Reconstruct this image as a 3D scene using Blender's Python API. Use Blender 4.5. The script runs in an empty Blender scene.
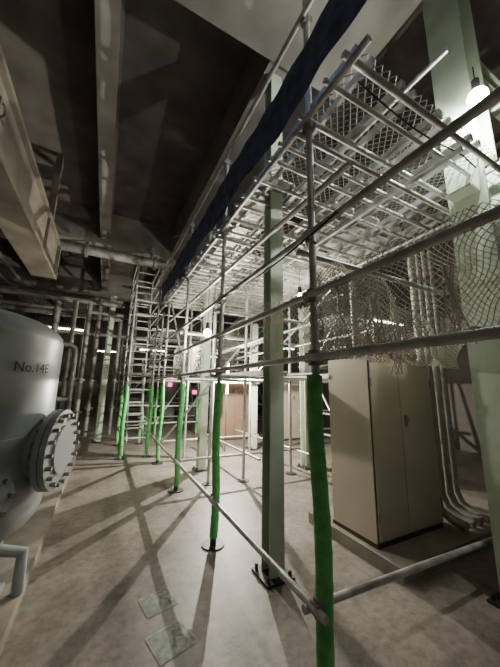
import bpy, math, random
from mathutils import Vector, Matrix
random.seed(7)
S=bpy.context.scene
# ---------------------------------------------------------------- materials
def mat(name,col,rough=0.5,metal=0.0,var=0.15,scale=6.0,bump=0.0,emit=None,es=0,col2=None,alpha=None,detail=6):
    m=bpy.data.materials.new(name); m.use_nodes=True
    nt=m.node_tree; b=nt.nodes['Principled BSDF']
    b.inputs['Roughness'].default_value=rough; b.inputs['Metallic'].default_value=metal
    tc=nt.nodes.new('ShaderNodeTexCoord'); n=nt.nodes.new('ShaderNodeTexNoise')
    n.inputs['Scale'].default_value=scale; n.inputs['Detail'].default_value=detail
    nt.links.new(tc.outputs['Object'],n.inputs['Vector'])
    r=nt.nodes.new('ShaderNodeValToRGB')
    c2=col2 or tuple(c*(1-var) for c in col)
    c1=tuple(min(1,c*(1+var)) for c in col) if not col2 else col
    r.color_ramp.elements[0].position=0.35; r.color_ramp.elements[1].position=0.65
    r.color_ramp.elements[0].color=(*c2,1); r.color_ramp.elements[1].color=(*c1,1)
    nt.links.new(n.outputs['Fac'],r.inputs['Fac']); nt.links.new(r.outputs['Color'],b.inputs['Base Color'])
    if bump:
        bp=nt.nodes.new('ShaderNodeBump'); bp.inputs['Strength'].default_value=bump; bp.inputs['Distance'].default_value=0.02
        nt.links.new(n.outputs['Fac'],bp.inputs['Height']); nt.links.new(bp.outputs['Normal'],b.inputs['Normal'])
    if emit:
        b.inputs['Emission Color'].default_value=(*emit,1); b.inputs['Emission Strength'].default_value=es
    if alpha is not None: b.inputs['Alpha'].default_value=alpha
    return m
GALV=mat('galvanised_steel',(0.46,0.465,0.45),0.42,0.45,0.25,9,0.1)
GALVD=mat('aged_pipe',(0.27,0.265,0.245),0.5,0.4,0.25,7)
RISER=mat('conduit_paint',(0.40,0.385,0.34),0.45,0.1,0.15,7)
PLANK=mat('deck_steel',(0.46,0.465,0.45),0.5,0.35,0.25,5)
SLEEVE=mat('green_sleeve',(0.12,0.50,0.14),0.42,0,0.2,14,0.3)
PALEG=mat('pale_green_paint',(0.52,0.61,0.48),0.5,0,0.10,4,0.05)
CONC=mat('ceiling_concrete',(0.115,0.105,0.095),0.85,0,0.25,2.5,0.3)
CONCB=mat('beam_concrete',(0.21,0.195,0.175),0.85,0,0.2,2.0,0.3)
BEIGEB=mat('beam_paint',(0.19,0.172,0.14),0.6,0,0.2,3,0.1)
WALL=mat('wall_concrete',(0.17,0.158,0.14),0.85,0,0.2,1.5,0.2)
TANKM=mat('tank_paint',(0.35,0.385,0.39),0.36,0.0,0.08,3,0.05)
DARK=mat('dark_metal',(0.045,0.045,0.045),0.5,0.3)
BLACK=mat('black_paint',(0.01,0.01,0.01),0.6)
CAB=mat('cabinet_paint',(0.54,0.485,0.38),0.45,0,0.05,3)
CABD=mat('cabinet_gap',(0.06,0.05,0.04),0.7)
PLINTH=mat('plinth_concrete',(0.26,0.235,0.195),0.8,0,0.2,5,0.2)
NETM=mat('net_cord',(0.64,0.61,0.53),0.8,0,0.1)
GRATE=mat('expanded_metal',(0.44,0.44,0.42),0.5,0.4,0.1)
BLUE=mat('blue_mesh_sheet',(0.06,0.09,0.19),0.7,0,0.4,8,0.2)
SIGNG=mat('sign_green',(0.15,0.22,0.155),0.6,0,0.4,25)
SIGNW=mat('sign_white',(0.36,0.34,0.29),0.65,0,0.35,25)
LAMP=mat('lamp_glow',(1,1,1),emit=(1,0.95,0.86),es=90)
TUBE=mat('tube_glow',(1,1,1),emit=(1,0.95,0.87),es=60)
TUBEF=mat('tube_glow_back',(1,1,1),emit=(1,0.90,0.76),es=34)
FILL=mat('fill_glow_near',(1,1,1),emit=(1.0,0.97,0.90),es=50)  # glow of the added front fill tube
PINK=mat('pink_glow',(1,0.1,0.5),emit=(1,0.06,0.30),es=4)
ORANGE=mat('red_glow',(1,0.2,0.05),emit=(1,0.18,0.04),es=4)
MACH=mat('machine_paint',(0.17,0.19,0.18),0.5,0.2,0.3,4)
BROWN=mat('brown_panel',(0.26,0.17,0.11),0.6,0,0.1)
def floor_mat():
    m=bpy.data.materials.new('floor_concrete'); m.use_nodes=True; nt=m.node_tree; b=nt.nodes['Principled BSDF']
    tc=nt.nodes.new('ShaderNodeTexCoord')
    n1=nt.nodes.new('ShaderNodeTexNoise'); n1.inputs['Scale'].default_value=1.6; n1.inputs['Detail'].default_value=10; n1.inputs['Roughness'].default_value=0.7
    n2=nt.nodes.new('ShaderNodeTexNoise'); n2.inputs['Scale'].default_value=16; n2.inputs['Detail'].default_value=8; n2.inputs['Roughness'].default_value=0.7
    nt.links.new(tc.outputs['Object'],n1.inputs['Vector']); nt.links.new(tc.outputs['Object'],n2.inputs['Vector'])
    r=nt.nodes.new('ShaderNodeValToRGB'); r.color_ramp.elements[0].position=0.35; r.color_ramp.elements[1].position=0.65
    r.color_ramp.elements[0].color=(0.175,0.150,0.128,1); r.color_ramp.elements[1].color=(0.34,0.298,0.258,1)
    r2=nt.nodes.new('ShaderNodeValToRGB'); r2.color_ramp.elements[0].position=0.35; r2.color_ramp.elements[1].position=0.58
    r2.color_ramp.elements[0].color=(0.62,0.62,0.62,1); r2.color_ramp.elements[1].color=(1,1,1,1)
    mx=nt.nodes.new('ShaderNodeMixRGB'); mx.blend_type='MULTIPLY'; mx.inputs[0].default_value=1
    nt.links.new(n1.outputs['Fac'],r.inputs['Fac']); nt.links.new(n2.outputs['Fac'],r2.inputs['Fac'])
    nt.links.new(r.outputs['Color'],mx.inputs[1]); nt.links.new(r2.outputs['Color'],mx.inputs[2])
    nt.links.new(mx.outputs[0],b.inputs['Base Color']); b.inputs['Roughness'].default_value=0.48
    bp=nt.nodes.new('ShaderNodeBump'); bp.inputs['Strength'].default_value=0.2; bp.inputs['Distance'].default_value=0.01
    nt.links.new(n2.outputs['Fac'],bp.inputs['Height']); nt.links.new(bp.outputs['Normal'],b.inputs['Normal'])
    return m
FLOOR=floor_mat()
# ---------------------------------------------------------------- mesh helpers
def empty(name,loc=(0,0,0)):
    e=bpy.data.objects.new(name,None); S.collection.objects.link(e); e.location=loc; e.empty_display_size=0.1; return e
class P:
    def __init__(s,name,m,parent=None,smooth=True):
        s.name=name;s.m=m;s.parent=parent;s.v=[];s.f=[];s.smooth=smooth
    def tube(s,p,q,r,n=12,r2=None,cap=True):
        p=Vector(p);q=Vector(q);d=(q-p)
        if d.length<1e-6:return s
        d.normalize(); a=Vector((0,0,1)) if abs(d.z)<0.9 else Vector((1,0,0))
        u=d.cross(a).normalized(); w=d.cross(u)
        r2=r if r2 is None else r2; b=len(s.v)
        for c,rr in((p,r),(q,r2)):
            for i in range(n):
                t=2*math.pi*i/n; s.v.append(c+u*math.cos(t)*rr+w*math.sin(t)*rr)
        for i in range(n):
            j=(i+1)%n; s.f.append((b+i,b+j,b+n+j,b+n+i))
        if cap: s.f.append(tuple(b+i for i in range(n-1,-1,-1))); s.f.append(tuple(b+n+i for i in range(n)))
        return s
    def path(s,pts,r,n=12):
        pts=[Vector(p) for p in pts]; rs=r if isinstance(r,list) else [r]*len(pts)
        b=len(s.v); u=None
        for k,p in enumerate(pts):
            d=(pts[min(k+1,len(pts)-1)]-pts[max(k-1,0)]).normalized()
            if u is None:
                a=Vector((0,0,1)) if abs(d.z)<0.9 else Vector((1,0,0)); u=d.cross(a).normalized()
            else: u=(u-d*u.dot(d)).normalized()
            w=d.cross(u)
            for i in range(n):
                t=2*math.pi*i/n; s.v.append(p+(u*math.cos(t)+w*math.sin(t))*rs[k])
        for k in range(len(pts)-1):
            for i in range(n):
                j=(i+1)%n; s.f.append((b+k*n+i,b+k*n+j,b+(k+1)*n+j,b+(k+1)*n+i))
        s.f.append(tuple(b+i for i in range(n-1,-1,-1))); e=b+(len(pts)-1)*n; s.f.append(tuple(e+i for i in range(n)))
        return s
    def box(s,x0,x1,y0,y1,z0,z1):
        b=len(s.v)
        for x in(x0,x1):
            for y in(y0,y1):
                for z in(z0,z1): s.v.append(Vector((x,y,z)))
        for f in((0,1,3,2),(4,6,7,5),(0,4,5,1),(2,3,7,6),(0,2,6,4),(1,5,7,3)): s.f.append(tuple(b+i for i in f))
        return s
    def lathe(s,c,prof,n=48):
        b=len(s.v); c=Vector(c)
        for r,z in prof:
            for i in range(n):
                t=2*math.pi*i/n; s.v.append(c+Vector((r*math.cos(t),r*math.sin(t),z)))
        for k in range(len(prof)-1):
            for i in range(n):
                j=(i+1)%n; s.f.append((b+k*n+i,b+k*n+j,b+(k+1)*n+j,b+(k+1)*n+i))
        return s
    def sphere(s,c,r,n=16):
        return s.lathe(c,[(max(1e-4,r*math.sin(math.pi*k/10)),-r*math.cos(math.pi*k/10)) for k in range(11)],n)
    def poly(s,pts):
        b=len(s.v); s.v+= [Vector(p) for p in pts]; s.f.append(tuple(range(b,b+len(pts)))); return s
    def net(s,fn,nu,nv,r):
        pos={}
        for i in range(nu+1):
            for j in range(nv+1):
                if (i+j)%2==0: pos[(i,j)]=Vector(fn(i/nu,j/nv))
        for (i,j),p in pos.items():
            for dj in(1,-1):
                q=pos.get((i+1,j+dj))
                if q is not None: s.tube(p,q,r,3,cap=False)
        return s
    def make(s):
        me=bpy.data.meshes.new(s.name); me.from_pydata([tuple(v) for v in s.v],[],s.f); me.update()
        me.materials.append(s.m)
        if s.smooth:
            me.polygons.foreach_set('use_smooth',[True]*len(me.polygons))
            try: me.set_sharp_from_angle(angle=math.radians(40))
            except Exception: pass
        o=bpy.data.objects.new(s.name,me); S.collection.objects.link(o)
        if s.parent: o.parent=s.parent; o.matrix_parent_inverse=s.parent.matrix_world.inverted()
        return o
# ---------------------------------------------------------------- room
X0,X1,Y0,Y1,ZC=-3.6,8.5,-4.0,19.0,6.1
P('floor',FLOOR,smooth=False).box(X0,X1,Y0,Y1,-0.2,0).make()
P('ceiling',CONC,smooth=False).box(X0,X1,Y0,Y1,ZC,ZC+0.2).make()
P('wall_left',WALL,smooth=False).box(X0-0.2,X0,Y0,Y1,0,ZC).make()
P('wall_right',WALL,smooth=False).box(X1,X1+0.2,Y0,Y1,0,ZC).make()
P('wall_back',WALL,smooth=False).box(X0,X1,Y1,Y1+0.2,0,ZC).make()
P('wall_front',WALL,smooth=False).box(X0,X1,Y0-0.2,Y0,0,ZC).make()
P('ceiling_cross_beam',CONCB,smooth=False).box(X0,2.2,0.9,2.05,4.95,ZC).make()
for y in (7.2,11.5,15.5):
    P('ceiling_cross_beam',CONCB,smooth=False).box(X0,X1,y,y+0.5,4.85,ZC).make()
def ibeam(name,m,x0,x1,y0,y1,z0,z1,t=0.03):
    p=P(name,m,smooth=False); xm=(x0+x1)/2
    p.box(x0,x1,y0,y1,z0,z0+t); p.box(x0,x1,y0,y1,z1-t,z1); p.box(xm-t/2,xm+t/2,y0,y1,z0+t,z1-t); return p.make()
ibeam('ceiling_girder',CONCB,-0.44,-0.22,2.05,Y1,5.0,5.7)
P('ceiling_girder',CONCB,smooth=False).box(1.25,1.55,2.05,Y1,5.0,ZC).make()
ibeam('ceiling_girder',CONCB,-2.3,-2.0,2.05,Y1,5.0,5.7)
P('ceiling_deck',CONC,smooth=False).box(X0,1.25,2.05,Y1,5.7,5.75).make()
# crane girder
g=empty('crane_girder')
P('web',BEIGEB,g,False).box(-1.27,-1.03,-3.9,5.9,3.44,4.02).make()
P('flanges',BEIGEB,g,False).box(-1.33,-0.98,-3.9,5.95,3.38,3.44).box(-1.33,-0.98,-3.9,5.95,4.02,4.08).box(-1.33,-0.97,5.9,5.96,3.38,4.08).make()
sh=P('stiffeners',BEIGEB,g,False)
for y in (0.4,1.9,4.9): sh.box(-1.03,-0.99,y,y+0.02,3.44,4.02)
sh.make()
hg=P('hangers',BEIGEB,g,False)
for y in (-3,0.0): hg.box(-1.2,-1.1,y,y+0.1,4.08,5.7)
hg.box(-1.2,-1.1,5.6,5.7,4.08,5.7); hg.make()
def text_mesh(body,size,mapfn,name,m,parent):
    cu=bpy.data.curves.new(name,'FONT'); cu.body=body; cu.size=size
    o=bpy.data.objects.new('tmp',cu); S.collection.objects.link(o)
    dg=bpy.context.evaluated_depsgraph_get(); dg.update()
    me=bpy.data.meshes.new_from_object(o.evaluated_get(dg)); bpy.data.objects.remove(o)
    for v in me.vertices: v.co=Vector(mapfn(v.co.x,v.co.y))
    me.materials.clear(); me.materials.append(m); me.name=name
    ob=bpy.data.objects.new(name,me); S.collection.objects.link(ob); ob.parent=parent; return ob
text_mesh('No.742',0.24,lambda x,y:(-1.027,2.15+x,3.74+y),'stencil',BLACK,g)
# ---------------------------------------------------------------- scaffold
sc=empty('scaffold')
XA,XM,XB=1.1,2.1,3.15
YP=[1.3,2.87,4.47,6.1]
R=0.0243
post=P('standards',GALV,sc); rail=P('ledgers',GALV,sc); cl=P('couplers',GALVD,sc); slv=P('green_sleeves',SLEEVE,sc); base=P('base_plates',DARK,sc)
def coupler(x,y,z):
    cl.tube((x,y,z-0.045),(x,y,z+0.045),0.036,10); cl.box(x-0.045,x+0.045,y-0.03,y+0.03,z-0.028,z+0.028)
def sleeve(P_,x,y,top,r=0.041,dx=0,dy=0):
    pts=[];rs=[];N=44
    for k in range(N+1):
        t=k/N; z=0.07+(top-0.07)*t
        bend=math.sin(t*7+x*3+y)*0.010
        lo=(1-t)**3
        pts.append((x+bend+dx*lo,y+math.cos(t*6+y)*0.007+dy*lo,z)); rs.append(r*(0.95+0.08*random.random()))
    P_.path(pts,rs,14)
tops=[4.85,4.3,4.35,4.5]
for i,y in enumerate(YP):
    post.tube((XA,y,0.03),(XA,y,tops[i]),R)
    sleeve(slv,XA,y,1.55 if i else 1.58,0.041 if i else 0.046,0.0 if i else 0.025)
    base.tube((XA,y,0),(XA,y,0.012),0.11,20).tube((XA,y,0.012),(XA,y,0.07),0.03,10)
for i,y in enumerate([4.47,6.1]):
    for x in (XM+0.1,XB):
        post.tube((x,y,0.03),(x,y,4.3),R); base.tube((x,y,0),(x,y,0.012),0.1,20)
for x,y,z0 in ((XB,1.3,3.3),(XB,2.87,1.9)):
    post.tube((x,y,z0),(x,y,4.3),R)
for x,y in ((1.62,4.55),(1.62,6.12)):
    post.tube((x,y,0.02),(x,y,3.4),R); base.tube((x,y,0),(x,y,0.012),0.09,20)
RL=0.0205
for z,ya,yb in ((0.42,1.22,8.0),(2.06,-1.2,8.0),(2.46,-1.2,8.0),(1.68,-0.6,8.0),(3.32,0.75,7.2),(3.86,0.9,7.2),(4.28,1.0,7.0)):
    off=-0.045
    rail.tube((XA+off,ya,z),(XA+off,yb,z),RL)
    for y in YP:
        if z<tops[YP.index(y)]: coupler(XA-0.01,y,z)
rail.tube((XA+0.05,1.0,2.80),(XA+0.05,6.4,2.92),RL)
for x in (XM+0.1,XB):
    for z in (0.42,1.68,2.3,3.32,4.28): rail.tube((x+0.045,4.0 if z<1 else (2.6 if z<3 else 0.9),z),(x+0.045,7.0,z),RL)
for y in YP:
    for z in (0.40,1.62,2.36,3.26):
        xe=XB+0.25; xs=XA-0.08
        if z==0.40 and 1.4<y<4: continue
        if z in(1.62,2.36) and y<1.5: xe=2.6
        if z==1.62 and y<1.5: continue
        zz2=z-0.08 if (z==0.40 and y<1.4) else z
        rail.tube((xs,y+0.045,z),(xe,y+0.045,zz2),RL)
rail.tube((XA+0.05,4.47,1.6),(XA+0.05,6.1,3.3),RL).tube((XA,2.87+0.05,3.4),(XA,6.1,4.9),RL*0.8)
rail.tube((XB,2.87,3.3),(XB,6.1,1.7),RL).tube((XA+0.05,6.1,0.4),(XM,4.5,2.2),RL)
post.make();rail.make();cl.make();slv.make();base.make()
# upper deck underside
dk=P('deck_joists',PLANK,sc); dt=P('deck_tubes',GALV,sc)
ZD=3.42
for k in range(6):
    x=XA+0.02+k*0.41
    dk.box(x-0.02,x+0.02,0.87,6.6,ZD,ZD+0.06)
    dk.box(x+0.11,x+0.135,0.87,6.6,ZD+0.01,ZD+0.06)
y=0.9
k=0
while y<6.6:
    dt.tube((XA-0.07,y,ZD-0.03),(XB+0.2,y,ZD-0.03),0.018 if k%2 else 0.022,10)
    y+=0.26 if k%3 else 0.16; k+=1
dk.make(); dt.make()
pl=P('deck_planks',PLANK,sc,False)
for k in range(5):
    x0=XA+0.05+k*0.41
    for (ya,yb) in ((2.0,3.55),(3.6,5.15),(5.2,6.6)):
        if k in(1,) and ya<2.5: continue
        pl.box(x0,x0+0.34,ya,yb,ZD+0.07,ZD+0.085)
        pl.box(x0,x0+0.012,ya,yb,ZD+0.03,ZD+0.07).box(x0+0.328,x0+0.34,ya,yb,ZD+0.03,ZD+0.07)
        yy=ya+0.2
        while yy<yb: pl.box(x0,x0+0.34,yy,yy+0.03,ZD+0.045,ZD+0.07); yy+=0.35
pl.make()
gr=P('deck_expanded_metal',GRATE,sc,False)
gr.net(lambda u,v:(XA+0.05+u*2.1,0.88+v*1.5,ZD+0.075),64,46,0.0036)
gr.make()
sb=P('deck_safety_net',NETM,sc,False)
sb.net(lambda u,v:(XA+0.1+u*2.0,2.3+v*4.0,3.28-0.10*math.sin(math.pi*u)*math.sin(math.pi*((v*3)%1))-0.02*math.sin(u*20)),48,78,0.002)
sb.make()
ld=P('low_deck',PLANK,sc,False)
for x0 in (1.72,2.85):
    ld.box(x0,x0+0.36,3.0,7.0,1.70,1.72).box(x0,x0+0.012,3.0,7.0,1.66,1.70).box(x0+0.35,x0+0.36,3.0,7.0,1.66,1.70)
ld.box(2.3,2.58,4.4,6.8,2.34,2.355)
ld.make()
# lamp supply cable tied along the ledgers
cb=P('cable',BLACK,sc)
cb.path([(XA-0.075,1.0+i*0.09,2.44-0.05*abs(math.sin(i*0.18))) for i in range(66)],0.006,6)
cb.path([(1.2+i*0.09,0.95,3.36-0.07*abs(math.sin(i*0.25))) for i in range(16)],0.006,6)
cb.make()
# blue debris netting
db=empty('debris_netting')
bl=P('blue_sheet',BLUE,db,True)
ny=90
for j in range(ny):
    y0=0.7+6.0*j/ny; y1=0.7+6.0*(j+1)/ny
    f=lambda y,h:(XA-0.10+0.02*math.sin(y*5)*(1-h)+0.006*math.sin(y*17),y,3.44+h*(0.42+0.02*math.sin(y*3)))
    for h in range(3):
        bl.poly([f(y0,h/3),f(y1,h/3),f(y1,(h+1)/3),f(y0,(h+1)/3)])
bl.make()
# white safety net, draped
sn=empty('safety_net')
n1=P('net_mesh',NETM,sn,False)
def drape(u,v):
    y=1.28-u*1.9
    top=2.06+0.08*math.sin(u*3.1); bot=1.70+0.02*math.sin(u*25)
    if u<0.12: top+=0.1
    z=bot+(top-bot)*v
    return (XA+0.0+0.035*math.sin(u*34+v*2)+0.03*math.sin(v*5),y+0.012*math.sin(v*14+u*9),z-0.03*math.sin(u*16)*v)
n1.net(drape,150,30,0.0019)
def drape2(u,v):
    return (XA+0.1+u*1.6,1.38+0.05*math.sin(u*22+v*3)+0.04*math.sin(v*6),1.70+v*(0.5+0.18*math.sin(u*5+0.6)))
n1.net(drape2,110,40,0.0032)
def drape3(u,v):
    return (XA+0.12+0.04*math.sin(u*18),1.45+u*4.2,1.72+v*(0.45+0.08*math.sin(u*9)))
n1.net(drape3,170,20,0.002)
n1.make()
n2=P('net_gathers',NETM,sn)
for (y,x) in ((1.24,XA),(0.86,XA+0.02),(0.5,XA-0.01)):
    for k in range(7):
        a=random.random()*0.05
        n2.path([(x+0.02*math.sin(z*20+k),y+a+0.02*math.sin(z*11+k*2),z) for z in [1.66+0.05*i for i in range(12 if y>1 else 7)]],0.0035,5)
for k in range(6):
    n2.path([(1.9+0.03*math.sin(z*15+k)+0.01*k,1.36+0.02*math.sin(z*9+k),z) for z in [1.62+0.05*i for i in range(13)]],0.004,5)
n2.path([(XA+0.03*math.sin(i*1.3),1.25-i*0.06,1.70+0.012*math.sin(i*2.1)) for i in range(32)],0.006,6)
n2.make()
# ---------------------------------------------------------------- ladder tower behind
st=empty('scaffold_ladder_tower')
tp=P('frame_tubes',GALV,st); ts=P('tower_sleeves',SLEEVE,st); tb=P('tower_bases',DARK,st)
tx=(0.45,0.98); ty=(6.75,8.3)
for x in tx:
    for y in ty:
        tp.tube((x,y,0.02),(x,y,4.55),R); sleeve(ts,x,y,1.5,0.042); tb.tube((x,y,0),(x,y,0.012),0.1,16)
z=0.4
while z<4.5:
    for y in ty: tp.tube((tx[0],y,z),(tx[1],y,z),0.018,8)
    for x in tx:
        tp.tube((x,ty[0],z),(x,ty[1],z),0.018,8)
    z+=0.34
for k in range(2):
    z0=0.3+k*2.0
    for x in (0.55,0.88): tp.tube((x,6.8,z0),(x,8.2,z0+1.9),0.02,8)
    for i in range(8):
        t=i/8+0.05; tp.tube((0.55,6.8+1.4*t,z0+1.9*t),(0.88,6.8+1.4*t,z0+1.9*t),0.016,8)
tp.make();ts.make();tb.make()
def bay(xs,ys,x0,x1,green):
    bs=empty('scaffold_bay')
    b1=P('tubes',GALV,bs); b2=P('sleeves',SLEEVE,bs); b3=P('boards',PLANK,bs,False)
    for x in xs:
        for y in ys:
            b1.tube((x,y,0),(x,y,3.9),R,8)
            if green: sleeve(b2,x,y,1.4,0.04)
        b1.tube((x,ys[0],0.4),(x,ys[1],2.4),R,8).tube((x,ys[1],1.7),(x,ys[0],3.3),R,8)
    for z in (0.4,0.9,1.7,2.1,2.5,3.3,3.8):
        for y in ys: b1.tube((x0,y,z),(x1,y,z),R,8)
        for x in xs: b1.tube((x,ys[0]-0.2,z),(x,ys[1]+0.2,z),R,8)
    for i in range(len(xs)-1): b1.tube((xs[i],ys[0],0.4),(xs[i+1],ys[0],2.4),R,8)
    yb=ys[0]+0.05
    while yb<ys[1]-0.3:
        b3.box(x0+0.2,x1-0.3,yb,yb+0.3,1.73,1.76); yb+=0.42
    b3.box(x0+0.2,x1-0.3,ys[0]+0.05,ys[1]-0.1,3.33,3.36)
    b1.make();b3.make()
    if green: b2.make()
bay((1.5,2.8,4.2,5.6),(9.2,11.0),1.2,6.0,True)
bay((0.6,2.0,3.4,4.8,6.2,7.6),(14.2,15.2),0.3,8.0,False)
bay((5.0,6.2,7.4),(5.0,6.4),4.8,7.7,False)
# ---------------------------------------------------------------- steel columns
def hcol(x0,x1,y0,y1,z1,t,m=PALEG,flx=True,z0=0.0):
    e=empty('steel_column'); p=P('h_section',m,e,False)
    if flx:
        p.box(x0,x0+t,y0,y1,z0,z1).box(x1-t,x1,y0,y1,z0,z1); ym=(y0+y1)/2; p.box(x0+t,x1-t,ym-t/2,ym+t/2,z0,z1)
    else:
        p.box(x0,x1,y0,y0+t,z0,z1).box(x0,x1,y1-t,y1,z0,z1); xm=(x0+x1)/2; p.box(xm-t/2,xm+t/2,y0+t,y1-t,z0,z1)
    p.make()
    b=P('base_plate',DARK,e,False).box(x0-0.06,x1+0.06,y0-0.06,y1+0.06,0,0.02)
    for bx in(x0-0.03,x1+0.03):
        for by in(y0-0.03,y1+0.03): b.tube((bx,by,0.02),(bx,by,0.06),0.014,6)
    b.make(); return e
c=hcol(2.7,3.0,0.95,1.25,ZC,0.018)
q=P('bracket_plates',PALEG,c,False)
q.box(2.55,2.7,1.0,1.2,3.2,3.22); q.box(3.0,7.0,1.02,1.18,4.75,4.77).box(3.0,7.0,1.02,1.18,4.96,4.98).box(3.0,7.0,1.09,1.11,4.77,4.96)
q.tube((3.0,1.1,3.7),(4.4,1.1,4.8),0.03); q.make()
hcol(1.32,1.46,2.17,2.31,5.0,0.012,flx=False)
hcol(1.68,1.82,5.28,5.42,4.98,0.012,flx=False)
hcol(-0.08,0.08,8.9,9.05,4.1,0.012,flx=False)
hcol(3.6,3.76,4.6,4.76,3.2,0.012,flx=False)
hcol(3.4,3.56,6.5,6.66,3.2,0.012,flx=False)
hcol(-0.9,-0.74,12.4,12.55,5.7,0.012,flx=False)
hcol(0.9,1.06,13.4,13.55,5.7,0.012,flx=False)
# ---------------------------------------------------------------- cabinet + plinth
P('concrete_plinth',PLINTH,smooth=False).box(2.25,4.6,1.69,2.85,0,0.11).make()
def cabinet(x0,x1,y0,y1,z0,z1,m=CAB):
    e=empty('electrical_cabinet')
    P('body',m,e,False).box(x0,x1,y0+0.022,y1,z0,z1).make()
    xm=x0+(x1-x0)*0.44
    P('doors',m,e,False).box(x0+0.015,xm-0.004,y0,y0+0.02,z0+0.06,z1-0.02).box(xm+0.004,x1-0.015,y0,y0+0.02,z0+0.06,z1-0.02).make()
    P('gap',CABD,e,False).box(x0+0.01,x1-0.01,y0+0.012,y0+0.022,z0+0.05,z1-0.015).make()
    P('base_trim',CABD,e,False).box(x0-0.004,x1+0.004,y0+0.01,y1+0.004,z0,z0+0.035).make()
    zc=(z0+z1)/2+0.22
    h=P('handles',GALVD,e).box(xm+0.05,xm+0.075,y0-0.022,y0,zc-0.05,zc+0.06).tube((xm+0.062,y0-0.035,zc+0.02),(xm+0.062,y0,zc+0.02),0.018,10)
    for zz in (z0+0.25,z1-0.25): h.tube((x0+0.012,y0-0.006,zz-0.04),(x0+0.012,y0-0.006,zz+0.04),0.008,8).tube((x1-0.012,y0-0.006,zz-0.04),(x1-0.012,y0-0.006,zz+0.04),0.008,8)
    h.make(); return e
cabinet(2.32,3.31,1.95,2.52,0.11,1.83)
cabinet(3.0,4.3,7.9,8.5,0.0,1.9,BROWN)
cabinet(4.6,5.8,7.2,7.8,0.0,2.0)
cabinet(4.9,6.4,3.6,4.3,0.0,2.2,BROWN)
vp=empty('riser_pipes'); a=P('pipes',RISER,vp); b=P('clamps',DARK,vp)
for i,x in enumerate((3.40,3.54,3.68,3.82)):
    y=2.08; r=(0.045,0.04,0.048,0.04)[i]
    a.path([(x,1.78,0.16),(x,1.92,0.18),(x,2.03,0.24),(x,y,0.36),(x,y,1.0),(x,y,2.0),(x,y,3.0),(x,y,3.9)],r,14)
for z in (0.9,1.9,2.9): b.box(3.33,3.92,2.13,2.16,z,z+0.04)
a.make();b.make()
# ---------------------------------------------------------------- tank
tk=empty('storage_tank')
cx,cy,rt=-0.89,2.4,0.6
prof=[(0.001,0.52)]
for k in range(1,10):
    t=k/9*math.pi/2; prof.append((rt*math.sin(t),0.75-0.23*math.cos(t)))
prof+=[(rt,0.75),(rt+0.004,1.20),(rt,1.204),(rt,1.78)]
for k in range(1,10):
    t=k/9*math.pi/2; prof.append((max(0.001,rt*math.cos(t)),1.79+0.20*math.sin(t)))
P('shell',TANKM,tk).lathe((cx,cy,0),prof,72).make()
f=P('nozzles',TANKM,tk); fb=P('bolts',GALVD,tk)
def flange(ang,z,r,l,bolts):
    d=Vector((math.cos(ang),math.sin(ang),0)); s=Vector((-d.y,d.x,0)); c=Vector((cx,cy,z))
    f.tube(c+d*(rt-0.12),c+d*(rt+l),r*0.72,32); f.tube(c+d*(rt+l-0.05),c+d*(rt+l-0.02),r,32); f.tube(c+d*(rt+l-0.015),c+d*(rt+l+0.015),r,32)
    f.tube(c+d*(rt+l+0.015),c+d*(rt+l+0.03),r*0.6,32)
    for k in range(bolts):
        t=2*math.pi*k/bolts; p=c+s*math.cos(t)*r*0.86+Vector((0,0,1))*math.sin(t)*r*0.86
        fb.tube(p+d*(rt+l-0.075),p+d*(rt+l+0.045),0.013,6)
flange(math.radians(-14),1.10,0.24,0.10,18)
flange(math.radians(-52),0.96,0.12,0.12,8)
f.tube((cx,cy,1.95),(cx,cy,2.2),0.09,20).tube((cx,cy,2.17),(cx,cy,2.21),0.14,24)
f.make();fb.make()
lg=P('legs',TANKM,tk)
for k in range(4):
    t=math.pi/4+k*math.pi/2; x=cx+0.47*math.cos(t);yy=cy+0.47*math.sin(t)
    lg.box(x-0.04,x+0.04,yy-0.04,yy+0.04,0.1,0.8).box(x-0.08,x+0.08,yy-0.08,yy+0.08,0.1,0.12)
lg.make()
dp=P('drain_pipes',TANKM,tk)
dp.path([(cx,cy,0.55),(cx,cy,0.35),(cx+0.05,cy-0.02,0.28),(cx+0.2,cy-0.1,0.26),(cx+0.42,cy-0.2,0.26),(cx+0.46,cy-0.22,0.22),(cx+0.47,cy-0.22,0.1)],0.045,14)
dp.path([(cx+0.25,cy+0.3,0.58),(cx+0.3,cy+0.3,0.4),(cx+0.5,cy+0.3,0.34),(cx+0.51,cy+0.28,0.1)],0.04,12)
dp.path([(cx+0.30,cy-0.44,0.72),(cx+0.34,cy-0.5,0.6),(cx+0.34,cy-0.5,0.3),(cx+0.3,cy-0.48,0.1)],0.03,12)
dp.tube((cx+0.3,cy-0.145,0.26),(cx+0.33,cy-0.16,0.26),0.09,18)
dp.make()
def tmap(x,y):
    a=math.radians(-44)+x/rt; return (cx+(rt+0.006)*math.cos(a),cy+(rt+0.006)*math.sin(a),1.57+y)
text_mesh('No.14E',0.08,tmap,'stencil',BLACK,tk)
P('tank_plinth',PLINTH,smooth=False).box(X0+0.02,-0.36,0.2,7.0,0,0.099).make()
t2=empty('pressure_vessel')
pr=[(0.001,0.4)]+[(0.5*math.sin(k/8*math.pi/2),0.6-0.2*math.cos(k/8*math.pi/2)) for k in range(1,9)]+[(0.5,1.7)]+[(max(0.001,0.5*math.cos(k/8*math.pi/2)),1.7+0.2*math.sin(k/8*math.pi/2)) for k in range(1,9)]
P('shell',TANKM,t2).lathe((-1.35,4.6,0),pr,48).make()
l2=P('legs',TANKM,t2)
for k in range(4):
    t=math.pi/4+k*math.pi/2; x=-1.35+0.38*math.cos(t);yy=4.6+0.38*math.sin(t); l2.box(x-0.03,x+0.03,yy-0.03,yy+0.03,0.1,0.6)
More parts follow.
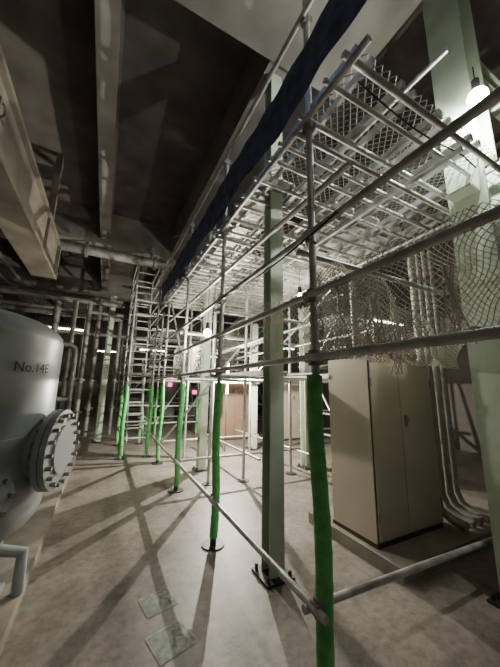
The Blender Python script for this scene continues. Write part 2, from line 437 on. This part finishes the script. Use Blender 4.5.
l2.make()
pk=empty('pipework'); a=P('pipes',GALVD,pk); b=P('flanges',MACH,pk)
a.tube((-3.4,6.1,4.15),(0.95,6.1,4.15),0.10,18)
for x in (-2.4,-0.6,0.7): b.tube((x,6.1,4.15),(x+0.05,6.1,4.15),0.15,18)
for (y,z,r) in ((8.6,3.75,0.07),(8.75,3.5,0.05),(10,4.2,0.12),(10.3,3.7,0.08),(12,3.4,0.08)):
    a.tube((-3.5,y,z),(3.5 if y>11 else 0.3,y,z),r,14)
for (x,y,z,r) in ((-0.62,7.2,2.2,0.05),(-0.75,7.3,3.4,0.05),(-0.55,8.6,3.75,0.06),(-1.3,8.75,3.7,0.08),(-0.35,9.9,4.2,0.07),(0.3,10.3,3.7,0.06)):
    a.tube((x,y,0),(x,y,z),r,14)
    for zz in(0.8,1.6): b.tube((x,y,zz),(x,y,zz+0.05),r*1.8,16)
a.path([(-0.62,7.2,2.2),(-0.64,7.2,2.3),(-0.75,7.2,2.36),(-2.5,7.2,2.36)],0.05,14)
a.tube((-0.62,7.2,1.2),(-3,7.2,1.2),0.05).tube((-0.55,8.6,1.5),(-2.6,8.6,1.5),0.06)
for x in (-3.0,-2.6): a.tube((x,-3,4.6),(x,15,4.6),0.06,12)
a.make();b.make()
def pump(x,y):
    e=empty('pump_unit'); p=P('casing',MACH,e)
    p.box(x-0.35,x+0.35,y-0.5,y+0.5,0,0.12); p.tube((x,y-0.4,0.42),(x,y+0.15,0.42),0.2,24); p.tube((x,y+0.15,0.42),(x,y+0.42,0.42),0.14,24)
    p.tube((x,y+0.35,0.42),(x,y+0.35,1.1),0.07,14); p.tube((x,y+0.35,1.05),(x,y+0.35,1.1),0.13,18)
    for k in range(10): p.tube((x,y-0.38+k*0.05,0.42),(x,y-0.37+k*0.05,0.42),0.225,24)
    p.box(x-0.2,x+0.2,y-0.35,y+0.1,0.12,0.3); p.make()
for x,y in ((-1.2,9.4),(-2.3,9.5),(-1.4,11.3),(1.7,12.8),(4.3,12.9),(7.0,10.0)): pump(x,y)
# ---------------------------------------------------------------- floor exit markings
for (x,y,s,rot) in ((0.52,1.99,0.11,0.25),(0.50,2.34,0.10,0.2)):
    e=empty('floor_exit_sign')
    M=Matrix.Translation((x,y,0))@Matrix.Rotation(rot,4,'Z')
    def pt(u,v,z): return tuple(M@Vector((u*s,v*s,z)))
    P('backing',SIGNW,e,False).poly([pt(-1.1,-1,0.003),pt(1.1,-1,0.003),pt(1.1,1,0.003),pt(-1.1,1,0.003)]).make()
    g1=P('green_field',SIGNG,e,False)
    g1.poly([pt(-1,-.9,.004),pt(-.15,-.9,.004),pt(-.15,.9,.004),pt(-1,.9,.004)]).poly([pt(.85,-.9,.004),pt(1,-.9,.004),pt(1,.9,.004),pt(.85,.9,.004)])
    g1.poly([pt(-.15,.75,.004),pt(.85,.75,.004),pt(.85,.9,.004),pt(-.15,.9,.004)])
    g1.poly([pt(.1,.1,.005),pt(.35,.1,.005),pt(.5,.5,.005),pt(.25,.55,.005)]).poly([pt(.1,.1,.005),pt(-.15,-.5,.005),pt(0,-.6,.005),pt(.3,.1,.005)])
    g1.poly([pt(.2,.1,.005),pt(.6,-.2,.005),pt(.5,-.7,.005),pt(.65,-.7,.005),pt(.78,-.15,.005),pt(.35,.15,.005)]).poly([pt(.4,.45,.005),pt(.8,.25,.005),pt(.78,.15,.005),pt(.4,.3,.005)])
    g1.poly([pt(.5+.12*math.cos(k*math.pi/5),.65+.1*math.sin(k*math.pi/5),.005) for k in range(10)])
    g1.make()
# ---------------------------------------------------------------- lamps
def plight(loc,watt,col,r,parent):
    l=bpy.data.lights.new('lamp_light','POINT'); l.energy=watt; l.color=col; l.shadow_soft_size=r
    o=bpy.data.objects.new('lamp_light',l); S.collection.objects.link(o); o.location=loc; o.parent=parent
def work_lamp(c,watt,r=0.045,hang=0.3,col=(1,0.93,0.80),soft=0.02):
    e=empty('work_lamp'); x,y,z=c
    P('bulb',LAMP,e).sphere(c,r).make()
    plight((x,y,z-r-0.03),watt,col,soft,e)
    g=P('guard',DARK,e)
    g.tube((x,y,z+r),(x,y,z+r+0.1),0.03,12).tube((x,y,z+r+0.1),(x,y,z+r+hang),0.005,6)
    g.make()
work_lamp((1.32,4.02,2.31),100,0.06,0.95)
work_lamp((2.60,0.88,3.98),150,0.075,0.25,(0.98,1,0.93))
work_lamp((2.55,5.9,1.72),620,0.045,0.5,(1,0.93,0.80),0.012)
work_lamp((2.6,3.4,2.95),60,0.03,0.4)
def tube_lamp(p,q,m=TUBE,vert=False):
    e=empty('fluorescent_lamp'); P('tube',m,e).tube(p,q,0.018,12).make()
    a=Vector(p);b=Vector(q)
    off=Vector((0,0.05,0)) if vert else Vector((0,0,0.05))
    P('housing',PALEG,e,False).tube(a+off,b+off,0.03,6).make()
    if not vert: P('hangers',DARK,e).tube(a+off,(a.x,a.y,4.95),0.006,6).tube(b+off,(b.x,b.y,4.95),0.006,6).make()
    else: P('stand',DARK,e).tube((a.x,a.y+.05,0),(b.x,b.y+.05,b.z),0.012,6).make()
tube_lamp((2.72,6.5,1.35),(2.72,6.5,2.15),TUBE,True)
for (x,y,z) in ((-1.9,10.8,3.3),(1.2,12.5,3.0),(3.9,13.5,3.0),(6.2,10,3.2),(5.8,4.6,3.2),(-0.6,16,3.2),(2.4,8.4,3.1)):
    tube_lamp((x,y,z),(x+1.1,y,z),TUBEF)
tube_lamp((0.2,-2.0,4.4),(1.5,-2.0,4.4),FILL)  # added fill light, unseen behind the camera, brightens tank and left girder
for (x,y,z,w) in ((2.4,12.2,1.5,0.16),(4.7,11.7,1.1,0.25),(3.4,12.0,1.2,0.2),(2.75,13.6,1.75,0.15),(5.6,12.4,1.4,0.2)):
    e=empty('indicator_panel'); P('glow',PINK,e,False).box(x,x+w,y,y+0.02,z,z+0.16).make(); P('case',MACH,e,False).box(x-0.15,x+w+0.15,y+0.02,y+0.2,0,z+0.3).make()
e=empty('warning_lamp'); P('glow',ORANGE,e).sphere((7.5,2.35,4.6),0.12).make(); P('stem',DARK,e).tube((7.5,2.35,4.7),(7.5,2.35,ZC),0.02).make()
w=bpy.data.worlds.new('world'); S.world=w; w.use_nodes=True
w.node_tree.nodes['Background'].inputs[0].default_value=(0.03,0.03,0.03,1)
# ---------------------------------------------------------------- camera
yaw=math.radians(27); pit=math.radians(11); ro=math.radians(1)
Fv=Vector((math.sin(yaw)*math.cos(pit),math.cos(yaw)*math.cos(pit),math.sin(pit)))
Rv=Vector((math.cos(yaw),-math.sin(yaw),0)); Uv=Rv.cross(Fv)
R2=Rv*math.cos(ro)+Uv*math.sin(ro); U2=Uv*math.cos(ro)-Rv*math.sin(ro)
cam=bpy.data.cameras.new('camera'); co=bpy.data.objects.new('camera',cam); S.collection.objects.link(co)
M=Matrix((R2,U2,-Fv)).transposed().to_4x4(); M.translation=Vector((0,0,1.5)); co.matrix_world=M
cam.sensor_fit='VERTICAL'; cam.sensor_height=36; cam.lens=280/667*36; cam.clip_start=0.02
S.camera=co
